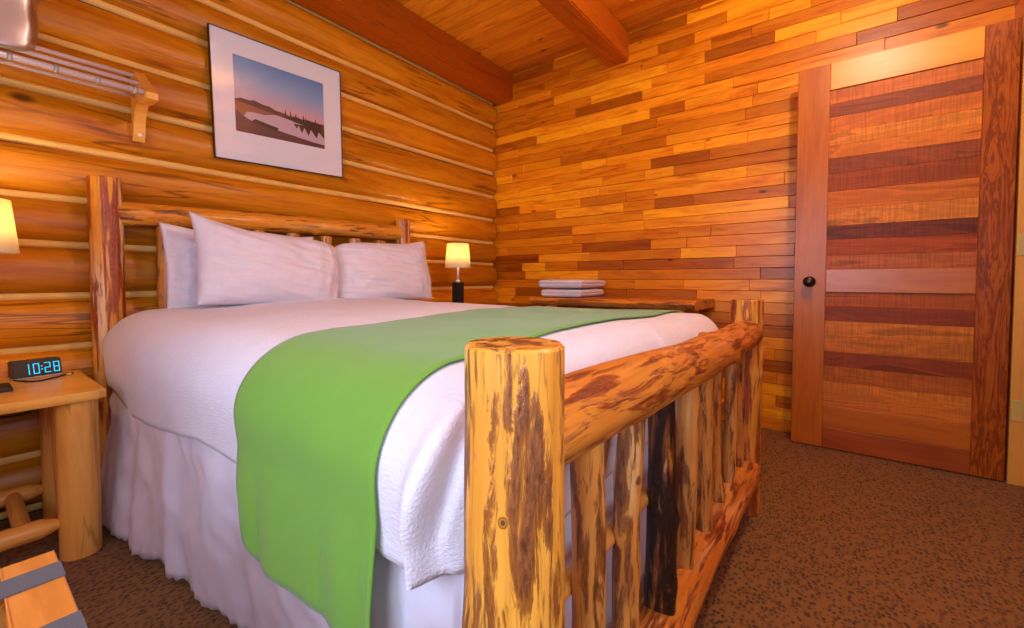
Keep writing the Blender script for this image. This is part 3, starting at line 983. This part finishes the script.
for chn, dx in (('1', 0), ('0', .0170), ('2', .0455), ('8', .0690)):
    seg7(bm, chn, x + dx - (.008 if chn == '1' else 0), .0145, dw, dh, th, fr)
for zz in (.027, .038):
    vs = [bm.verts.new(fr(a, c)) for a, c in ((x + .0378, zz), (x + .0418, zz), (x + .0418, zz + .004), (x + .0378, zz + .004))]; bm.faces.new(vs)
dg = obj('display_digits', bm, M['digits'], ck, recalc=False)
tag(dg, 'glowing blue digits 10:28')

# flat black handset at the left edge of the nightstand
ph = empty('phone_handset', (-2.885, -.20, .5302), (0, 0, .15))
tag(ph, 'flat black device lying left of the clock on the nightstand', 'device')
bm = bmesh.new(); box(bm, -.06, .06, -.028, .028, 0, .016, .004, 3)
obj('case', bm, M['black'], ph)
bm = bmesh.new(); box(bm, -.052, .052, -.02, .02, .0155, .0168)
obj('face_plate', bm, M['blackmat'], ph)

def cable(name, pts, r, label, mat=None):
    # smooth catmull-rom
    P = [Vector(p) for p in pts]; out = []
    for i in range(len(P) - 1):
        p0, p1, p2, p3 = P[max(0, i - 1)], P[i], P[i + 1], P[min(len(P) - 1, i + 2)]
        for k in range(10):
            u = k / 10
            out.append(.5 * ((2 * p1) + (p2 - p0) * u + (2 * p0 - 5 * p1 + 4 * p2 - p3) * u * u + (3 * p1 - p0 - 3 * p2 + p3) * u ** 3))
    out.append(P[-1])
    bm = bmesh.new(); tube(bm, out, r, 8)
    o = obj(name, bm, mat or M['black'])
    return tag(o, label, 'cable')
cb = cable('charging_cable', [(-2.785, -.16, .5335), (-2.765, -.205, .5335), (-2.735, -.235, .5335), (-2.69, -.20, .5335), (-2.66, -.165, .5335), (-2.640, -.150, .5335)], .0028, 'thin black cable lying in front of the clock on the nightstand')
bm = bmesh.new(); tube(bm, [(-2.660, -.183, .5345), (-2.648, -.176, .5345)], .0042, 10)
tag(obj('plug_tip', bm, M['brass'], cb), 'small gold plug tip')
cable('lamp_cord', [(-2.91, -.062, .485), (-2.89, -.062, .44), (-2.85, -.062, .405), (-2.79, -.062, .39), (-2.74, -.062, .40), (-2.68, -.062, .44)], .003, 'black cord drooping behind the legs of the left nightstand')

# ------------------------------------------------------------------ framed lake photograph
PW, PH = .6575, .601
pic = empty('framed_picture', (-1.807, -.062, 1.473), (.0435, -.0412, 0))
tag(pic, 'white matted lake photograph in a thin frame on the log wall', 'picture')
bm = bmesh.new()
f_ = .003
for (x0, x1, z0, z1) in ((-PW / 2, -PW / 2 + f_, 0, PH), (PW / 2 - f_, PW / 2, 0, PH), (-PW / 2 + f_, PW / 2 - f_, 0, f_), (-PW / 2 + f_, PW / 2 - f_, PH - f_, PH)):
    box(bm, x0, x1, -.010, .012, z0, z1, .001, 1)
box(bm, -PW / 2 + f_, PW / 2 - f_, .004, .010, f_, PH - f_)
obj('frame', bm, M['frame_dark'], pic)
iw, ih = .456, .359; iz = .144; ixc = -.004
bm = bmesh.new()
ix0, ix1, iz0, iz1 = ixc - iw / 2, ixc + iw / 2, iz, iz + ih
a, c = PW / 2 - f_, PH - f_
for (x0, x1, z0, z1) in ((-a, ix0, f_, c), (ix1, a, f_, c), (ix0, ix1, f_, iz0), (ix0, ix1, iz1, c)):
    box(bm, x0, x1, -.002, .0035, z0, z1)
obj('mat_board', bm, M['mat_white'], pic)
# the photograph itself
def sky_mat():
    t = NT('print_sky'); tc = t.n('ShaderNodeTexCoord').outputs['Object']
    z = t.n('ShaderNodeSeparateXYZ', {0: tc}).outputs[2]
    u = t.math('DIVIDE', t.math('SUBTRACT', z, iz0), ih)
    return t.P(Base_Color=t.ramp(u, [(.40, sr(214, 168, 172)), (.52, sr(178, 168, 196)), (.7, sr(124, 164, 210)), (1.0, sr(66, 132, 196))]), Roughness=.4)
pm = [sky_mat(), plain('print_hill', sr(92, 54, 48), .5), plain('print_lake', sr(196, 176, 190), .5), plain('print_shore', sr(84, 52, 52), .5), plain('print_tree', sr(34, 28, 26), .5), plain('print_field', sr(140, 86, 62), .5)]
bm = bmesh.new()
def poly(pts, mi, lay):
    vs = [bm.verts.new((ix0 + p[0] * iw, .0030 - lay * .0002, iz0 + p[1] * ih)) for p in pts]
    f = bm.faces.new(vs); f.material_index = mi
poly([(0, 0), (1, 0), (1, 1), (0, 1)], 0, 0)
hill = [(0, .42), (.06, .455), (.15, .45), (.2, .47), (.28, .44), (.36, .435), (.42, .405), (.5, .395), (.58, .375), (.66, .385), (.72, .37), (.8, .385), (.9, .37), (1, .375)]
poly([(0, .1), ] + [(1, .1)] + hill[::-1], 1, 1)
poly([(0, .2), (.6, .2), (.6, .30), (.45, .34), (.25, .37), (.1, .40), (0, .41)], 5, 1.5)
rr = random.Random(2)
trees = [(.5, .28)]
x = .52
while x < 1:
    hgt = rr.uniform(.36, .42) + (.05 if rr.random() > .6 else 0)
    trees += [(x, .36), (x + .012, hgt), (x + .024, .36)]
    x += .03
trees += [(1, .36), (1, .27)]
poly(trees, 4, 2)
poly([(.08, .21), (.2, .15), (.5, .12), (.75, .09), (1, .03), (1, .25), (.9, .26), (.8, .29), (.66, .30), (.55, .325), (.42, .34), (.3, .30), (.2, .30), (.12, .29)], 2, 3)
poly([(.62, .28), (.66, .22), (.68, .27), (.72, .17), (.75, .26), (.8, .15), (.83, .25), (.9, .14), (.93, .24), (1, .16), (1, .28), (.8, .3)], 4, 4)
poly([(0, 0), (1, 0), (1, .06), (.85, .07), (.7, .09), (.5, .12), (.44, .13), (.43, .17), (.3, .18), (.2, .17), (.12, .20), (.05, .25), (0, .30)], 3, 5)
poly([(.16, .17), (.43, .12), (.45, .16), (.2, .215)], 4, 6)
obj('photograph', bm, pm, pic)
bm = bmesh.new(); box(bm, -a, a, -.0065, -.0045, f_, c)
obj('glass', bm, M['glass'], pic)

# ------------------------------------------------------------------ rod shelf on the log wall
sh = empty('rod_shelf', (-2.43, -.05, 1.62))
tag(sh, 'metal rod coat shelf on wooden brackets high on the log wall', 'shelf')
S0 = sh.location
X0 = -3.52
def rod(y, z, r, x1, rings=False):
    bm = bmesh.new(); tube(bm, [(X0 - S0.x, y - S0.y, z - S0.z), (x1 - S0.x, y - S0.y, z - S0.z)], r, 14)
    o = obj('rod', bm, M['chrome'], sh)
    if rings:
        x = x1 - .06
        while x > X0:
            bm = bmesh.new()
            tube(bm, [(x - S0.x, y - S0.y, z - S0.z), (x - .012 - S0.x, y - S0.y, z - S0.z)], r * 1.25, 14); x -= .105
            obj('collar', bm, M['silver'], o)
rod(-.105, 1.715, .008, -2.392); rod(-.175, 1.665, .008, -2.392); rod(-.245, 1.612, .011, -2.392, True); rod(-.12, 1.628, .007, -2.42)
def bracket(x):
    bm = bmesh.new()
    th = .04
    outline = [(-.052, 1.46), (-.052, 1.745), (-.085, 1.742), (-.27, 1.612), (-.272, 1.585), (-.20, 1.587), (-.135, 1.60), (-.098, 1.575), (-.082, 1.53), (-.078, 1.475), (-.070, 1.46)]
    A = [bm.verts.new((x - th / 2 - S0.x, y - S0.y, z - S0.z)) for y, z in outline]
    Bv = [bm.verts.new((x + th / 2 - S0.x, y - S0.y, z - S0.z)) for y, z in outline]
    bm.faces.new(A); bm.faces.new(Bv[::-1])
    for i in range(len(outline)):
        j = (i + 1) % len(outline)
        bm.faces.new((A[i], Bv[i], Bv[j], A[j]))
    bmesh.ops.bevel(bm, geom=bm.edges[:], offset=.002, segments=1, affect='EDGES')
    o = obj('bracket', bm, M['pine_top'], sh)
    bm = bmesh.new(); tube(bm, [(x - S0.x, -.078 - S0.y, 1.485 - S0.z), (x - S0.x, -.083 - S0.y, 1.485 - S0.z)], .006, 12)
    obj('screw', bm, M['chrome'], o)
bracket(-2.412); bracket(-3.45)

# plastic bag with folded blanket on the shelf
bg = empty('blanket_bag', (-2.922, -.165, 1.678))
tag(bg, 'clear plastic bag with a folded pinkish blanket on the rod shelf', 'bag')
def lumpy(w, d, h, seed, amp, tilt):
    b = bmesh.new(); bmesh.ops.create_cube(b, size=1)
    bmesh.ops.subdivide_edges(b, edges=b.edges[:], cuts=14, use_grid_fill=True)
    for v in b.verts:
        p = v.co * 2
        q = Vector((p.x, p.y, p.z))
        n_ = max(abs(p.x), abs(p.y), abs(p.z))
        l4 = (abs(p.x) ** 12 + abs(p.y) ** 12 + abs(p.z) ** 12) ** (1 / 12)
        q /= l4 / n_ if l4 else 1
        dlt = noise.noise(q * 1.7 + Vector((seed, 0, 0))) * amp + noise.noise(q * 5 + Vector((seed, 0, 0))) * amp * .4
        v.co = Vector((q.x * w / 2 * (1 + dlt), q.y * d / 2 * (1 + dlt), q.z * h / 2 * (1 + dlt) + h / 2))
        v.co.z -= v.co.y * -tilt
    return b
o = obj('blanket', lumpy(.40, .17, .25, 3, .05, .72), plain('folded_blanket', sr(206, 184, 176), .9), bg, loc=(0, 0, .018), smooth=True)
o = obj('plastic_cover', lumpy(.435, .19, .28, 5, .05, .72), M['plastic'], bg, loc=(0, 0, .012), smooth=True)

# ------------------------------------------------------------------ live-edge desk with towels
dk = empty('live_edge_desk', (-.27, -1.31, 0))
tag(dk, 'live edge slab table with dark bark along its front against the plank wall', 'table')
D0 = dk.location
bm = bmesh.new()
n = 80
prof = []
rows = []
for i in range(n + 1):
    y = -.72 - 1.085 * i / n
    w1 = -.485 + .022 * noise.noise(Vector((y * 5, 3, 0))) + .01 * noise.noise(Vector((y * 17, 3, 0)))
    zt = .762 + .003 * noise.noise(Vector((y * 8, 1, 1)))
    e = min(1, min(i, n - i) / 3 + .4)
    ring = [(-.012, zt - .05), (-.012, zt), (w1 + .03, zt), (w1 + .006, zt - .006), (w1 - .004, zt - .02), (w1 + .004, zt - .036), (w1 + .03, zt - .05)]
    rows.append([bm.verts.new((x - D0.x, y - D0.y, z)) for x, z in ring])
for i in range(n):
    for k in range(7):
        f = bm.faces.new((rows[i][k], rows[i][(k + 1) % 7], rows[i + 1][(k + 1) % 7], rows[i + 1][k]))
bm.faces.new(rows[0]); bm.faces.new(rows[-1])
# rotate so local z runs along the slab (bark texture follows z)
R = Matrix.Rotation(PI / 2, 4, 'X')
bm.transform(Matrix.Translation((0, 0, -.74)))
bm.transform(R.inverted())
o = obj('slab_top', bm, M['slab'], dk, loc=(0, 0, .74), rot=(PI / 2, 0, 0)); sharp_smooth(o, 40)
for x in (-.40, -.10):
    for y in (-.85, -1.70):
        log_part('leg', (x, y, 0), (x, y, .725), .035, M['pine'], dk, int(200 - x * 50 - y * 9), D0, rough=.04)

def towel(label, z, seed, x0, x1, y0, y1, h):
    t = empty('folded_towel', ((x0 + x1) / 2, (y0 + y1) / 2, z), (0, 0, .06))
    bm = bmesh.new()
    w, d = x1 - x0, y1 - y0
    # a spiral-like fold: C-shaped layers, rounded fold towards -x and -y
    b = bmesh.new(); bmesh.ops.create_cube(b, size=1)
    bmesh.ops.subdivide_edges(b, edges=b.edges[:], cuts=18, use_grid_fill=True)
    for v in b.verts:
        p = v.co * 2
        rx = 1 - (.05 if True else 0) * (abs(p.z) ** 2.5)
        X = p.x * w / 2 * (1 - .05 * abs(p.z) ** 3); Y = p.y * d / 2 * (1 - .09 * abs(p.z) ** 3)
        Z = p.z * h / 2 * (1 - .18 * max(abs(p.x), abs(p.y)) ** 6)
        side = max(abs(p.x), abs(p.y)) > .985
        nn = noise.noise(Vector((X * 9, Y * 9, seed + Z * 20))) * .004
        if side and p.x < 0: X -= -.010 * math.exp(-(p.z / .12) ** 2)      # crease between the two layers of the fold
        if side and p.y < -.9: Y -= -.008 * math.exp(-(p.z / .12) ** 2)
        v.co = Vector((X + nn, Y + nn, Z + h / 2 + (nn if p.z > 0 else 0)))
    merge(bm, b)
    o = obj('towel', bm, M['towel'], None, smooth=True)
    o.name = 'folded_towel'
    o.location = t.location; o.rotation_euler = t.rotation_euler
    bpy.data.objects.remove(t)
    return tag(o, label, 'towel', 'folded white towels on the slab table')
towel('folded white towel at the bottom of the stack on the slab table', .7645, 1, -.455, -.05, -1.085, -.79, .055)
towel('folded white towel at the top of the stack on the slab table', .8245, 2.7, -.465, -.04, -1.095, -.775, .060)

# ------------------------------------------------------------------ luggage rack
lr = empty('luggage_rack', (-3.06, -1.72, 0))
tag(lr, 'wooden luggage rack with grey webbing straps beside the nightstand', 'luggage rack')
L0 = lr.location
bars = (-2.855, -3.29)
for x in bars:
    bm = bmesh.new(); box(bm, x - .027 - L0.x, x + .027 - L0.x, -1.435 - L0.y, -2.03 - L0.y, .425, .45, .0015, 1)
    obj('top_bar', bm, M['rack_wood'], lr)
for y in (-1.508, -1.67, -1.835, -1.95):
    bm = bmesh.new()
    xa, xb = bars[1] - L0.x, bars[0] - L0.x
    pts = [(xb + .012, .4235), (xb + .0290, .4235), (xb + .0290, .4515), (xb - .027, .4515)]
    for k in range(1, 12):
        u = k / 12; pts.append((xb - .03 + (xa + .03 - xb + .03) * u, .4515 - .010 * math.sin(PI * u)))
    pts += [(xa + .027, .4515), (xa - .0290, .4515), (xa - .0290, .4235), (xa - .012, .4235)]
    va = [bm.verts.new((p[0], y - .025 - L0.y, p[1])) for p in pts]
    vb = [bm.verts.new((p[0], y + .025 - L0.y, p[1])) for p in pts]
    for k in range(len(pts) - 1):
        bm.faces.new((va[k], va[k + 1], vb[k + 1], vb[k]))
    o = obj('strap', bm, M['strap'], lr)
    md = o.modifiers.new('thickness', 'SOLIDIFY'); md.thickness = .0022; md.offset = 0
for y, s in ((-1.46, 1), (-1.98, -1)):
    for d_ in (1, -1):
        xa, xb = (bars[0] - .01, bars[1] + .03) if d_ > 0 else (bars[1] + .01, bars[0] - .03)
        yy = y - s * (.03 if d_ > 0 else .055)
        bm = bmesh.new()
        v = Vector((xb - xa, 0, -.425)); L = v.length
        mtx = Matrix.Translation((xa - L0.x, yy - L0.y, .425)) @ v.to_track_quat('Z', 'Y').to_matrix().to_4x4()
        box(bm, -.011, .011, -.016, .016, .008, L - .012, .002, 1, 0, None)
        bm.transform(mtx)
        obj('leg', bm, M['rack_wood'], lr)

# ------------------------------------------------------------------ light
def area(name, loc, rot, sx_, sy_, e, col):
    L = bpy.data.lights.new(name, 'AREA'); L.shape = 'RECTANGLE'; L.size = sx_; L.size_y = sy_; L.energy = e; L.color = col
    o = bpy.data.objects.new(name, L); o.location = loc; o.rotation_euler = rot
    return link(o)
# daylight coming through the window in the left wall
area('daylight_and_fill', (XL - .16, (WY0 + WY1) / 2, (WZ0 + WZ1) / 2), (0, -PI / 2, 0), WZ1 - WZ0, WY1 - WY0, 58, (.60, .73, 1.0))
area('daylight_and_fill', ((VX0 + VX1) / 2, YF - .16, (WZ0 + WZ1) / 2), (PI / 2, 0, 0), VX1 - VX0, WZ1 - WZ0, 26, (.66, .78, 1.0))  # added fill light behind the made-up rear window, aimed at the bed foot
# the room's ceiling light, above and behind the camera
L = bpy.data.lights.new('ceiling_lamp', 'POINT'); L.energy = 50; L.color = (1.0, .91, .78); L.shadow_soft_size = .06
lo_ = bpy.data.objects.new('ceiling_lamp', L); lo_.location = (-1.42, -2.62, 2.44); link(lo_)
wd = bpy.data.worlds.new('sky'); SC.world = wd; wd.use_nodes = True
bgn = wd.node_tree.nodes['Background']; bgn.inputs[0].default_value = (.65, .8, 1, 1); bgn.inputs[1].default_value = 1.0

# ------------------------------------------------------------------ camera
cam = bpy.data.cameras.new('camera'); co = bpy.data.objects.new('camera', cam); link(co)
FPX = 430.0
cam.sensor_fit = 'HORIZONTAL'; cam.sensor_width = 36; cam.lens = 36 * FPX / 1024
cam.clip_start = .02
co.location = (-2.92, -2.42, .88)
pitch = math.atan2(14.5, FPX)
co.rotation_euler = (PI / 2 - pitch, 0, math.radians(37.2 - 90))
cam.shift_y = -19.5 / 1024
SC.camera = co
vs = SC.view_settings
SC.display_settings.display_device = 'sRGB'
vs.view_transform = 'Standard'; vs.look = 'None'; vs.exposure = 0.0; vs.gamma = 1.0; vs.use_curve_mapping = False
SC.cycles.use_denoising = True
SC.cycles.max_bounces = 8
SC.cycles.diffuse_bounces = 5
SC.cycles.caustics_reflective = False; SC.cycles.caustics_refractive = False
SC.cycles.sample_clamp_indirect = 8
